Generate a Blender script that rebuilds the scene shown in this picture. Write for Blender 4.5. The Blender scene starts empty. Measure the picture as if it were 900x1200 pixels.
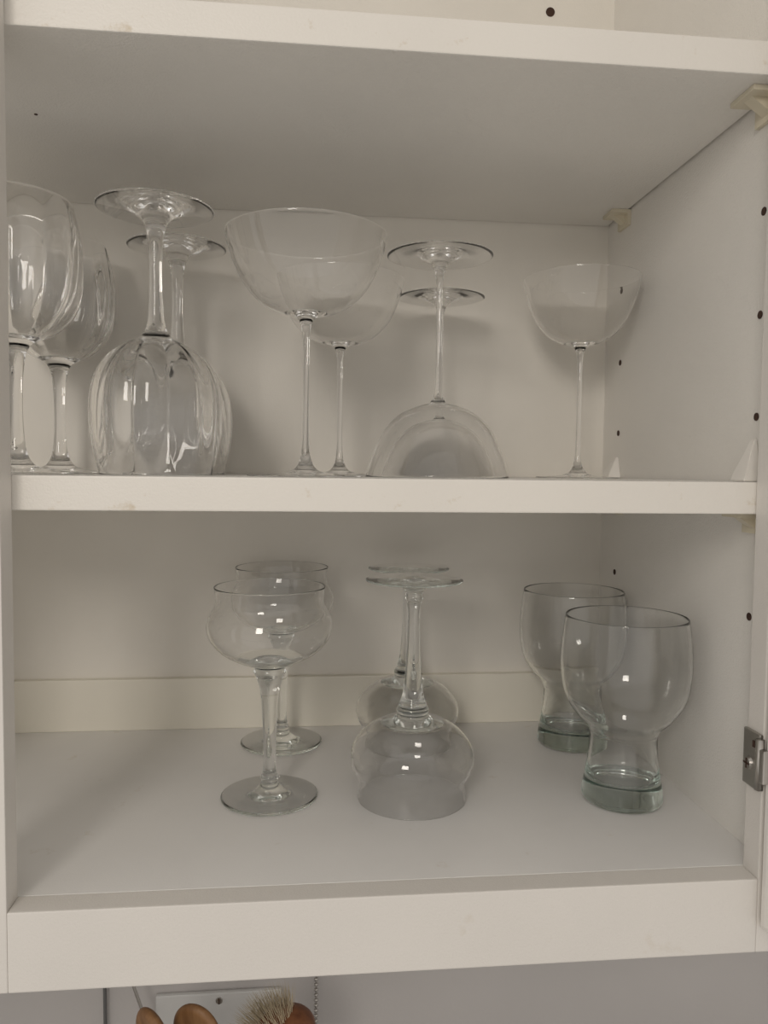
import bpy, bmesh, math, random
import numpy as np
from mathutils import Vector, Matrix
random.seed(4)
sc=bpy.context.scene
sc.cycles.max_bounces=32; sc.cycles.transmission_bounces=32; sc.cycles.glossy_bounces=16
sc.cycles.diffuse_bounces=6; sc.cycles.transparent_max_bounces=32
sc.cycles.sample_clamp_indirect=0

# ------------------------------------------------------------ dimensions (m)
XR=.2836; XL=-.62; Y1=.434; Y0=.4175; Y2=.7147; ZU=.2332; ZM=-.0045; T=.0192; ZF=-.2401; ZB=-.2851
TOPZ=.62

# ------------------------------------------------------------ materials
def mat(name):
    m=bpy.data.materials.new(name); m.use_nodes=True
    nt=m.node_tree; b=nt.nodes['Principled BSDF']; return m,nt,b
def paint(name,col,rough=.45,bump=.15,scale=900,var=.02,col2=None,stain=0,stcol=(.50,.40,.26),stscale=38,stth=.64):
    m,nt,b=mat(name)
    tc=nt.nodes.new('ShaderNodeTexCoord')
    n=nt.nodes.new('ShaderNodeTexNoise'); n.inputs['Scale'].default_value=scale; n.inputs['Detail'].default_value=3
    nt.links.new(tc.outputs['Object'],n.inputs['Vector'])
    bp=nt.nodes.new('ShaderNodeBump'); bp.inputs['Strength'].default_value=bump; bp.inputs['Distance'].default_value=.0006
    nt.links.new(n.outputs['Fac'],bp.inputs['Height']); nt.links.new(bp.outputs['Normal'],b.inputs['Normal'])
    n2=nt.nodes.new('ShaderNodeTexNoise'); n2.inputs['Scale'].default_value=9; n2.inputs['Detail'].default_value=5
    nt.links.new(tc.outputs['Object'],n2.inputs['Vector'])
    r=nt.nodes.new('ShaderNodeValToRGB'); c2=col2 or tuple(c*(1-var*2) for c in col)
    r.color_ramp.elements[0].position=.3; r.color_ramp.elements[0].color=(*c2,1)
    r.color_ramp.elements[1].position=.6; r.color_ramp.elements[1].color=(*col,1)
    nt.links.new(n2.outputs['Fac'],r.inputs['Fac']); last=r.outputs['Color']
    if stain:
        n3=nt.nodes.new('ShaderNodeTexNoise'); n3.inputs['Scale'].default_value=stscale; n3.inputs['Detail'].default_value=7; n3.inputs['Roughness'].default_value=.65
        nt.links.new(tc.outputs['Object'],n3.inputs['Vector'])
        r3=nt.nodes.new('ShaderNodeValToRGB'); r3.color_ramp.elements[0].position=stth; r3.color_ramp.elements[0].color=(0,0,0,1)
        r3.color_ramp.elements[1].position=stth+.12; r3.color_ramp.elements[1].color=(stain,stain,stain,1)
        nt.links.new(n3.outputs['Fac'],r3.inputs['Fac'])
        mx=nt.nodes.new('ShaderNodeMixRGB'); mx.inputs[2].default_value=(*stcol,1)
        nt.links.new(r3.outputs['Color'],mx.inputs[0]); nt.links.new(last,mx.inputs[1]); last=mx.outputs[0]
    nt.links.new(last,b.inputs['Base Color'])
    b.inputs['Roughness'].default_value=rough
    return m
M_panel=paint('melamine_white',(.82,.797,.755),.42,.7,650)
M_back=paint('melamine_back',(.82,.787,.725),.5,var=.03)
M_floor=paint('melamine_floor',(.81,.798,.78),.4,stain=.4,var=.03,stth=.65)
M_edge=paint('shelf_edge_paint',(.74,.708,.655),.38,.3,stain=.6,stscale=60,stth=.64)
M_frame=paint('frame_paint',(.71,.68,.64),.4,.3,stain=.25)
M_strip=paint('rail_paint',(.84,.805,.71),.45,.1)
M_wall=paint('plaster_wall',(.50,.48,.47),.7,.3,300)
def simple(name,col,rough=.5,metal=0,scale=60,var=.1,**kw):
    m=paint(name,col,rough,.1,scale*5,var); b=m.node_tree.nodes['Principled BSDF']
    b.inputs['Metallic'].default_value=metal
    for k,v in kw.items(): b.inputs[k].default_value=v
    return m
M_hole=simple('hole_dark',(.06,.03,.02),.9)
M_metal=simple('hinge_nickel',(.50,.48,.45),.3,1)
M_clip=simple('clip_plastic',(.72,.66,.52),.35)
M_clipw=simple('clip_white',(.92,.89,.84),.35)
M_cord=simple('cord_grey',(.12,.12,.12),.5)
M_bris=simple('bristle',(.50,.42,.29),.6)
M_crock=simple('ceramic',(.7,.68,.64),.25)
M_white=simple('plastic_white',(.66,.66,.65),.35)
def wood(name,c1,c2):
    m,nt,b=mat(name)
    tc=nt.nodes.new('ShaderNodeTexCoord'); mp=nt.nodes.new('ShaderNodeMapping'); mp.inputs['Scale'].default_value=(60,60,8)
    w=nt.nodes.new('ShaderNodeTexNoise'); w.inputs['Scale'].default_value=3; w.inputs['Detail'].default_value=6
    r=nt.nodes.new('ShaderNodeValToRGB'); r.color_ramp.elements[0].color=(*c1,1); r.color_ramp.elements[1].color=(*c2,1)
    r.color_ramp.elements[0].position=.35; r.color_ramp.elements[1].position=.65
    nt.links.new(tc.outputs['Object'],mp.inputs[0]); nt.links.new(mp.outputs[0],w.inputs['Vector'])
    nt.links.new(w.outputs['Fac'],r.inputs['Fac']); nt.links.new(r.outputs[0],b.inputs['Base Color']); b.inputs['Roughness'].default_value=.5
    return m
M_wood=wood('wood_light',(.20,.095,.036),(.29,.15,.062))
M_wood2=wood('wood_brown',(.14,.047,.018),(.22,.083,.032))
def glass(name,abscol,dens,ior=1.46):
    m,nt,b=mat(name); nt.nodes.remove(b)
    out=nt.nodes['Material Output']
    g=nt.nodes.new('ShaderNodeBsdfGlass'); g.inputs['Color'].default_value=(1,1,1,1); g.inputs['Roughness'].default_value=0; g.inputs['IOR'].default_value=ior
    nt.links.new(g.outputs[0],out.inputs['Surface'])
    v=nt.nodes.new('ShaderNodeVolumeAbsorption'); v.inputs['Color'].default_value=(*abscol,1); v.inputs['Density'].default_value=dens
    nt.links.new(v.outputs[0],out.inputs['Volume'])
    return m
G_wine=glass('glass_wine',(.85,.88,.86),2)
G_coupe=glass('glass_coupe',(.85,.88,.87),2,1.42)
G_goblet=glass('glass_goblet',(.38,.62,.54),4,1.43)
G_beer=glass('glass_beer',(.30,.56,.47),8)

# ------------------------------------------------------------ mesh helpers
def link(o,parent=None):
    sc.collection.objects.link(o)
    if parent: o.parent=parent
    return o
def mesh_obj(name,bm,mats,parent=None,smooth=False):
    me=bpy.data.meshes.new(name); bmesh.ops.recalc_face_normals(bm,faces=bm.faces[:]); bm.to_mesh(me); bm.free()
    for m in (mats if isinstance(mats,(list,tuple)) else [mats]): me.materials.append(m)
    if smooth:
        for p in me.polygons: p.use_smooth=True
    return link(bpy.data.objects.new(name,me),parent)
def box(name,a,b,m,parent=None,bev=.0008,rot=None):
    bm=bmesh.new(); bmesh.ops.create_cube(bm,size=1)
    c=[(a[i]+b[i])/2 for i in range(3)]; s=[abs(b[i]-a[i]) for i in range(3)]
    for v in bm.verts: v.co=Vector([v.co[i]*s[i] for i in range(3)])
    if bev: bmesh.ops.bevel(bm,geom=bm.edges[:],offset=bev,segments=2,affect='EDGES',profile=.6)
    o=mesh_obj(name,bm,m,parent); o.location=c
    if rot: o.rotation_euler=rot
    return o
def catmull(pts,n=6):
    if len(pts)<3: return list(pts)
    P=[np.array(p,float) for p in pts]; P=[2*P[0]-P[1]]+P+[2*P[-1]-P[-2]]; out=[]
    for i in range(1,len(P)-2):
        for k in range(n):
            t=k/n; a,b,c,d=P[i-1:i+3]
            out.append(tuple(.5*((2*b)+(c-a)*t+(2*a-5*b+4*c-d)*t*t+(3*b-a-3*c+d)*t**3)))
    out.append(tuple(P[-2])); return out
def densify(prof,step=.0022):
    out=[prof[0]]
    for a,b in zip(prof,prof[1:]):
        L=math.hypot(b[0]-a[0],b[1]-a[1]); n=max(1,int(math.ceil(L/step)))
        for k in range(1,n+1): out.append((a[0]+(b[0]-a[0])*k/n,a[1]+(b[1]-a[1])*k/n))
    return out
def revolve_bm(bm,prof,seg=96,mod=None):
    ktop=max(range(len(prof)),key=lambda i:prof[i][1]); rings=[]
    for k,(r,z) in enumerate(prof):
        if r<1e-6: rings.append([bm.verts.new((0,0,z))])
        else:
            ring=[]
            for i in range(seg):
                a=2*math.pi*i/seg; rr=r+(mod(r,z,a,k<=ktop) if mod else 0)
                ring.append(bm.verts.new((rr*math.cos(a),rr*math.sin(a),z)))
            rings.append(ring)
    for A,B in zip(rings,rings[1:]):
        if len(A)==1 and len(B)==1: continue
        for i in range(seg):
            j=(i+1)%seg
            if len(A)==1: bm.faces.new((A[0],B[i],B[j]))
            elif len(B)==1: bm.faces.new((A[i],B[0],A[j]))
            else: bm.faces.new((A[i],B[i],B[j],A[j]))
def offset_inner(outer,th,th_rim=None):
    """inner wall of a bowl; the wall thins towards the rim"""
    o=[np.array(p) for p in outer]; res=[]
    z0=o[0][1]; z1=o[-1][1]
    for i,p in enumerate(o):
        a=o[max(0,i-1)];b=o[min(len(o)-1,i+1)];d=b-a;d=d/np.linalg.norm(d)
        n=np.array([-d[1],d[0]]); t=th
        if th_rim: 
            f=(p[1]-z0)/(z1-z0); t=th+(th_rim-th)*f
        res.append((max(0.0,p[0]+n[0]*t),p[1]+n[1]*t))
    return res
def rim_arc(po,pi_):
    """rounded lip between outer and inner wall ends"""
    cx=(po[0]+pi_[0])/2; cz=(po[1]+pi_[1])/2; rr=abs(po[0]-pi_[0])/2
    return [(cx+rr*math.cos(t),cz+rr*math.sin(t)) for t in [math.pi*k/6 for k in range(1,6)]]
def stemware(foot,stem,bowl,th,inner_bottom,th_rim):
    outer=catmull(bowl,7)
    inn=[p for p in offset_inner(outer,th,th_rim) if p[1]>inner_bottom+.0006 and p[0]>.002]
    prof=foot+catmull(stem,6)[1:]+outer[1:]+rim_arc(outer[-1],inn[-1])+inn[::-1]
    r0=inn[0][0]; z0=inn[0][1]
    for k in (.75,.5,.25): prof.append((r0*k,inner_bottom+(z0-inner_bottom)*k*k))
    prof.append((0,inner_bottom)); return prof
def make(name,prof,m,loc,inv=False,mod=None,sx=1,sz=1,rot=0):
    bm=bmesh.new(); seg=216 if mod else 128
    prof=densify(prof)
    revolve_bm(bm,prof,seg,mod)
    top=max(z for r,z in prof)
    for v in bm.verts:
        z=(top-v.co.z) if inv else v.co.z
        v.co=Vector((v.co.x*sx,v.co.y*sx,z*sz))
    o=mesh_obj(name,bm,m,smooth=True); o.location=loc; o.rotation_euler=(0,0,rot); return o

# ------------------------------------------------------------ cabinet carcass
wr=box('wall_right',(XR,Y1,ZF-.019),(XR+.018,Y2+.02,TOPZ),M_panel)
wl=box('wall_left',(XL-.018,Y1,ZF-.019),(XL,Y2+.02,TOPZ),M_panel)
wb=box('wall_back',(XL,Y2,ZF-.019),(XR,Y2+.012,TOPZ),M_back,bev=0)
box('floor',(XL,Y1,ZF-.019),(XR,Y2,ZF),M_floor,bev=.0005)
box('ceiling',(XL,Y1,TOPZ-.0),(XR,Y2+.012,TOPZ+.018),M_panel)
def shelf(z):
    o=box('cabinet_shelf',(XL+.001,Y1+.0008,z-T),(XR-.0022,Y2-.0012,z),[M_panel,M_edge],bev=.0009)
    for p in o.data.polygons:
        if p.normal.y<-.3: p.material_index=1
    return o
shelf(ZM); shelf(ZU+T)
box('trim_1',(-.205,Y0,ZB),(-.160,Y1,TOPZ),M_frame)            # centre stile
box('trim_2',(.268,Y0,ZB),(.316,Y1,TOPZ),M_frame)              # right stile
box('trim_3',(-.160,Y0,ZB),(.268,Y1,ZF),M_frame)              # bottom rail
box('trim_4',(XL-.02,Y0,ZB),(-.205,Y1,ZF),M_frame)
box('trim_5',(XL-.02,Y0,ZF),(XL+.03,Y1,TOPZ),M_frame)
box('trim_6',(-.283,.7075,ZF),(XR-.0005,Y2,-.1927),M_strip,bev=.001)  # hanging rail at back
box('shade_panel',(-.300,Y1+.001,ZF),(-.284,Y2,ZM-T-.0005),M_panel,bev=.0008)  # unseen panel behind the stile, added to block light from the left
box('wall_kitchen',(-1.6,Y2+.013,-.76),(1.6,Y2+.09,1.1),M_wall,bev=0)
d=box('cabinet_door',(0,0,0),(.019,.40,.88),M_frame,bev=.003)
ang=math.radians(28); d.rotation_euler=(0,0,ang)
ux=Vector((math.cos(ang),math.sin(ang),0)); uy=Vector((-math.sin(ang),math.cos(ang),0))
corner=Vector((.2665,.413,-.268))
d.location=corner+ux*.0095-uy*.20+Vector((0,0,.44))

def disc(name,loc,r,normal,m,parent,h=.0006):
    bm=bmesh.new(); bmesh.ops.create_cone(bm,cap_ends=True,segments=20,radius1=r,radius2=r,depth=h)
    o=mesh_obj(name,bm,m); o.location=loc; o.rotation_euler=Vector(normal).to_track_quat('Z','Y').to_euler()
    o.parent=parent; o.matrix_parent_inverse=parent.matrix_world.inverted()
    return o
bpy.context.view_layer.update()
for y in (.462,.679):
    for k in (-4,-3,-2,0,1,2,4):
        if y>.6 and k==-4: continue
        disc('pin_hole',(XR-.0001,y,.1647-.064*k),.0026,(1,0,0),M_hole,wr)
disc('screw_hole',(.222,Y2-.0002,.4265),.0042,(0,1,0),M_hole,wb)
us=bpy.data.objects['cabinet_shelf.001']
disc('pin_hole',(-.180,.54,ZU-.0001),.0011,(0,0,1),M_hole,us)

def clip_under(y,z,s=1):
    bm=bmesh.new()
    w=.011*s;h=.012*s;dp=.017*s
    def prism(pts,y0,y1):
        a=[bm.verts.new((x,y0,zz)) for x,zz in pts]; b=[bm.verts.new((x,y1,zz)) for x,zz in pts]
        bm.faces.new(a); bm.faces.new(b[::-1]); n=len(pts)
        for i in range(n): bm.faces.new((a[i],b[i],b[(i+1)%n],a[(i+1)%n]))
    prism([(0,0),(-dp,0),(-dp,-.003),(0,-.003)],-w,w)
    prism([(0,-.003),(-dp*.8,-.003),(0,-h)],-w*.35,w*.35)
    prism([(0,-.003),(-.003,-.003),(-.003,-h*1.1),(0,-h*1.1)],-w,w)
    o=mesh_obj('shelf_clip',bm,M_clip); o.location=(XR-.0001,y,z-.0002); return o
def clip_top(y,z,h):
    bm=bmesh.new()
    pr=[(0,0),(-.012,0),(-.0105,.004),(-.002,h),(0,h)]
    a=[];b=[]
    for x,zz in pr:
        f=1-.75*zz/h
        a.append(bm.verts.new((x,-.0085*f,zz))); b.append(bm.verts.new((x,.0085*f,zz)))
    bm.faces.new(a); bm.faces.new(b[::-1])
    for i in range(len(pr)): j=(i+1)%len(pr); bm.faces.new((a[i],b[i],b[j],a[j]))
    bmesh.ops.bevel(bm,geom=bm.edges[:],offset=.0007,segments=2,affect='EDGES')
    o=mesh_obj('shelf_wedge',bm,M_clipw); o.location=(XR-.0001,y,z+.0002); return o
clip_under(.458,ZU,1.15); clip_under(.675,ZU)
clip_under(.458,ZM-T); clip_under(.675,ZM-T)
clip_top(.462,ZM,.027); clip_top(.679,ZM,.019)

hz=-.170
h=bpy.data.objects.new('cabinet_hinge',None); link(h); h.location=(.268,.426,hz)
box('plate',(-.0025,-.0085,-.017),(0,.008,.017),M_metal,h,bev=.0008)
bm=bmesh.new(); bmesh.ops.create_cone(bm,cap_ends=True,segments=24,radius1=.0042,radius2=.0034,depth=.002)
s=mesh_obj('screw',bm,M_metal,h); s.location=(-.0034,.001,-.003); s.rotation_euler=(0,-math.pi/2,0)
box('screw_slot',(-.0047,-.002,-.0035),(-.0043,.004,-.0025),M_hole,h,bev=0)
box('screw_slot_2',(-.0047,.0005,-.006),(-.0043,.0015,0),M_hole,h,bev=0)
box('plate_hole',(-.0029,-.0045,.008),(-.0024,-.002,.012),M_hole,h,bev=0)
box('hinge_arm',(-.0045,-.016,-.010),(-.0005,-.007,.010),M_metal,h,bev=.001)
bm=bmesh.new(); bmesh.ops.create_cone(bm,cap_ends=True,segments=20,radius1=.0025,radius2=.0025,depth=.03)
kn=mesh_obj('knuckle',bm,M_metal,h,smooth=True); kn.location=(-.003,-.010,0)

# ------------------------------------------------------------ glasses
wine=stemware([(0,.0001),(.038,.0),(.0390,.0001),(.0395,.0003),(.0397,.0006),(.0395,.0009),(.0390,.0011),(.030,.0018),(.018,.0032)],
 [(.018,.0032),(.0105,.0072),(.0062,.0165),(.0046,.032),(.0042,.050),(.0046,.068),(.0060,.083),(.0085,.091),(.0125,.0955)],
 [(.0125,.0955),(.0238,.1012),(.0352,.1120),(.0420,.127),(.0443,.145),(.0437,.164),(.0412,.181),(.0380,.195)],.0024,.0985,.0006)
def winemod(r,z,a,outer):
    if z<.0965 or r<.010 or not outer: return 0
    w=max(0,min(1,(z-.0965)/.014))*max(0.0,min(1,(.1955-z)/.035))
    return .0023*w*(abs(math.cos(6*a))-.62)
ZS=ZM+.0002
make('wine_glass',wine,G_wine,(-.200,.553,ZS),mod=winemod,sz=.95)
make('wine_glass',wine,G_wine,(-.2065,.667,ZS),mod=winemod,rot=.2,sz=.965)
make('wine_glass',wine,G_wine,(-.1050,.550,ZS),inv=True,mod=winemod,rot=.1,sz=.937)
make('wine_glass',wine,G_wine,(-.1073,.652,ZS),inv=True,mod=winemod,rot=.3,sz=.952)
cfoot=[(0,.0001),(.0380,0),(.0389,.0001),(.0393,.0002),(.0394,.0004),(.0393,.0006),(.0389,.0008),(.028,.0012),(.014,.0022)]
cstem=[(.014,.0022),(.0075,.0050),(.0038,.0115),(.0024,.022),(.0021,.045),(.0021,.075),(.0024,.093),(.0036,.102),(.0062,.1068)]
coupe=stemware(cfoot,cstem,
 [(.0062,.1068),(.016,.1095),(.029,.1155),(.0395,.126),(.0465,.139),(.0515,.152),(.0540,.161)],.0008,.1085,.0005)
coupe_r=stemware(cfoot,cstem,
 [(.0062,.1068),(.0164,.1093),(.0296,.1153),(.0405,.1260),(.0477,.139),(.0520,.151),(.0542,.161)],.0008,.1085,.0005)
make('coupe_glass',coupe_r,G_coupe,(-.0013,.524,ZS))
make('coupe_glass',coupe_r,G_coupe,(.0265,.640,ZS),sx=.97)
make('coupe_glass',coupe,G_coupe,(.0945,.5545,ZS),inv=True,sx=.97,sz=.99)
make('coupe_glass',coupe,G_coupe,(.114,.6605,ZS),inv=True,sx=.95,sz=.955)
make('coupe_glass',coupe_r,G_coupe,(.2300,.636,ZS),sx=.90,sz=1.04)
gob=stemware([(0,.0001),(.0342,0),(.0349,.0001),(.0354,.0004),(.0355,.0008),(.0354,.0012),(.0349,.0015),(.028,.0020),(.017,.0031)],
 [(.017,.0031),(.009,.0064),(.0062,.0105),(.0066,.0140),(.0052,.0175),(.0044,.026),(.0048,.045),(.0058,.065),(.0074,.080),(.0098,.088),(.0118,.0925),(.0112,.0955),(.0125,.0975)],
 [(.0125,.0975),(.022,.1005),(.0345,.1075),(.0430,.117),(.0455,.1262),(.0437,.134),(.0400,.1405),(.0388,.1445),(.0391,.149),(.0402,.155)],.0010,.1015,.0008)
ZG=ZF+.0003
make('goblet_glass',gob,G_goblet,(-.0265,.557,ZG))
make('goblet_glass',gob,G_goblet,(-.0216,.669,ZG))
make('goblet_glass',gob,G_goblet,(.0779,.548,ZG),inv=True,sz=1.04)
make('goblet_glass',gob,G_goblet,(.0889,.662,ZG),inv=True)
bo=catmull([(.0243,.047),(.0268,.0520),(.0348,.0600),(.0430,.073),(.0462,.090),(.0462,.104),(.0448,.118),(.0433,.1285)],7)
bin_=offset_inner(bo,.0018,.0011)
beer=[(0,.0012),(.018,.0010),(.0262,.0),(.0276,.0003),(.0285,.0010),(.0290,.003),(.0284,.010)]+catmull([(.0284,.010),(.0265,.020),(.0250,.030),(.0242,.040),(.0243,.047)],6)[1:]+bo[1:]+rim_arc(bo[-1],bin_[-1])+bin_[::-1]
beer+=catmull([bin_[0],(.0222,.040),(.0228,.030),(.0238,.022),(.0222,.0155),(.013,.0135),(0,.013)],5)[1:]
make('beer_glass',beer,G_beer,(.2325,.533,ZG),sz=1.055)
make('beer_glass',beer,G_beer,(.2345,.650,ZG),sz=1.06)

# ------------------------------------------------------------ things below the cabinet
CZ=-.76
box('counter_top',(-1.6,.12,CZ-.04),(1.6,Y2+.013,CZ),simple('counter',(.35,.33,.31),.35),bev=.003)
bm=bmesh.new()
revolve_bm(bm,[(0,0),(.055,0),(.062,.006),(.065,.08),(.064,.155),(.0625,.160),(.060,.157),(.060,.08),(.056,.012),(0,.010)],64)
cr=mesh_obj('utensil_crock',bm,M_crock,smooth=True); cr.location=(-.065,.62,CZ)
def tube(name,pts,rad,m,parent=None,res=8):
    cu=bpy.data.curves.new(name,'CURVE'); cu.dimensions='3D'; cu.bevel_depth=rad; cu.bevel_resolution=4
    sp=cu.splines.new('NURBS'); sp.points.add(len(pts)-1); sp.order_u=3; sp.use_endpoint_u=True
    for p,q in zip(sp.points,pts): p.co=(*q,1)
    cu.materials.append(m); o=bpy.data.objects.new(name,cu); link(o,parent)
    dg=bpy.context.evaluated_depsgraph_get(); me=bpy.data.meshes.new_from_object(o.evaluated_get(dg)); bpy.data.objects.remove(o)
    for p in me.polygons: p.use_smooth=True
    o=bpy.data.objects.new(name,me); return link(o,parent)
def spoon(head,base,m):
    e=bpy.data.objects.new('wooden_spoon',None); link(e); e.location=head
    H=Vector(head);B=Vector(base)-H
    bm=bmesh.new(); bmesh.ops.create_uvsphere(bm,u_segments=40,v_segments=24,radius=1)
    for v in bm.verts:
        x,y,z=v.co
        dish=.006*max(0,1-(x*x+z*z)*1.3) if y<0 else 0
        w=1-.18*max(0,-z)
        v.co=Vector((x*.0215*w,y*.008+dish,z*.025))
    s=mesh_obj('spoon_bowl',bm,m,e,smooth=True)
    d=B.normalized(); tube('handle',[tuple(d*.022),tuple(B*.5),tuple(B)],.0058,m,e)
    s.rotation_euler=(-d).to_track_quat('Z','Y').to_euler()
    return e
spoon((-.118,.592,-.447),(-.085,.622,-.742),M_wood)
spoon((-.086,.604,-.453),(-.070,.640,-.742),M_wood)
e=bpy.data.objects.new('dish_brush',None); link(e); e.location=(-.024,.605,-.450)
hg=bpy.data.objects.new('head_group',None); link(hg,e); hg.rotation_euler=(0,math.radians(-26),0)
bm=bmesh.new(); bmesh.ops.create_uvsphere(bm,u_segments=32,v_segments=20,radius=1)
for v in bm.verts: v.co=Vector((v.co.x*.028,v.co.y*.024,v.co.z*.020))
hd=mesh_obj('brush_head',bm,M_wood2,hg,smooth=True); hd.location=(.002,-.003,-.011)
tube('handle',[(.004,0,-.01),(-.005,.005,-.12),(-.035,.012,-.285)],.006,M_wood2,e)
bm=bmesh.new()
for i in range(520):
    a=random.uniform(0,2*math.pi); q=math.sqrt(random.random())
    bx=.020*q*math.cos(a)-.003; by=.017*q*math.sin(a); p0=Vector((bx,by,.000))
    dr=Vector((bx*30+random.uniform(-.2,.2),by*24+random.uniform(-.2,.2),1)).normalized(); L=.021+random.uniform(-.002,.003)
    p1=p0+dr*L; sd=Vector((.00035,0,0)); s2=Vector((0,.00035,0))
    vs=[bm.verts.new(p0+x) for x in (sd,s2,-sd)]; t=bm.verts.new(p1)
    for k in range(3): bm.faces.new((vs[k],vs[(k+1)%3],t))
mesh_obj('bristles',bm,M_bris,hg)
tube('power_cord',[(-.189,.722,-.27),(-.189,.722,-.5),(-.187,.722,-.756)],.0017,M_cord)
tube('wire_hook',[(-.178,.70,-.262),(-.172,.70,-.43),(-.150,.70,-.50),(-.13,.70,-.56)],.0014,M_metal)
bm=bmesh.new()
for i in range(95):
    mtx=Matrix.Translation((.011,.718,-.264-.0052*i))
    bmesh.ops.create_icosphere(bm,subdivisions=2,radius=.0021,matrix=mtx)
mesh_obj('bead_chain',bm,M_metal,smooth=True)
o=bpy.data.objects.new('wall_plate',None); link(o); o.location=(-.082,Y2+.013,-.561)
box('plate',(-.060,-.005,-.057),(.060,0,.057),M_white,o,bev=.002)
bm=bmesh.new(); bmesh.ops.create_cone(bm,cap_ends=True,segments=20,radius1=.0035,radius2=.003,depth=.0012)
s=mesh_obj('screw',bm,M_metal,o); s.location=(0,-.0055,.049); s.rotation_euler=(math.pi/2,0,0)
box('screw_slot',(-.0006,-.0064,.0462),(.0006,-.0060,.0518),M_hole,o,bev=0)

# ------------------------------------------------------------ light
def area(name,loc,target,sx,sy,power,col):
    l=bpy.data.lights.new(name,'AREA'); l.shape='RECTANGLE'; l.size=sx; l.size_y=sy; l.energy=power; l.color=col
    o=bpy.data.objects.new(name,l); link(o); o.location=loc
    o.rotation_euler=(Vector(loc)-Vector(target)).to_track_quat('Z','Y').to_euler(); return o
area('window_light',(-.50,-1.0,.55),(0.05,.6,-.05),.34,.46,6.4,(1,.93,.845))
w=bpy.data.worlds.new('World'); sc.world=w; w.use_nodes=True
bg=w.node_tree.nodes['Background']; bg.inputs[0].default_value=(1,.945,.88,1); bg.inputs[1].default_value=.65

# ------------------------------------------------------------ camera
yaw,p,r,f=.10030,-.05388,.01068,895.884
F=Vector((math.sin(yaw)*math.cos(p),math.cos(yaw)*math.cos(p),math.sin(p)))
R0=Vector((math.cos(yaw),-math.sin(yaw),0)); U0=R0.cross(F)
R=math.cos(r)*R0+math.sin(r)*U0; U=R.cross(F)
cd=bpy.data.cameras.new('camera'); cd.sensor_width=36; cd.lens=f/1200*36; cd.clip_start=.01
co=bpy.data.objects.new('camera',cd); link(co)
co.matrix_world=Matrix(((R.x,U.x,-F.x,0),(R.y,U.y,-F.y,0),(R.z,U.z,-F.z,0),(0,0,0,1)))
sc.camera=co
sc.view_settings.view_transform='Standard'
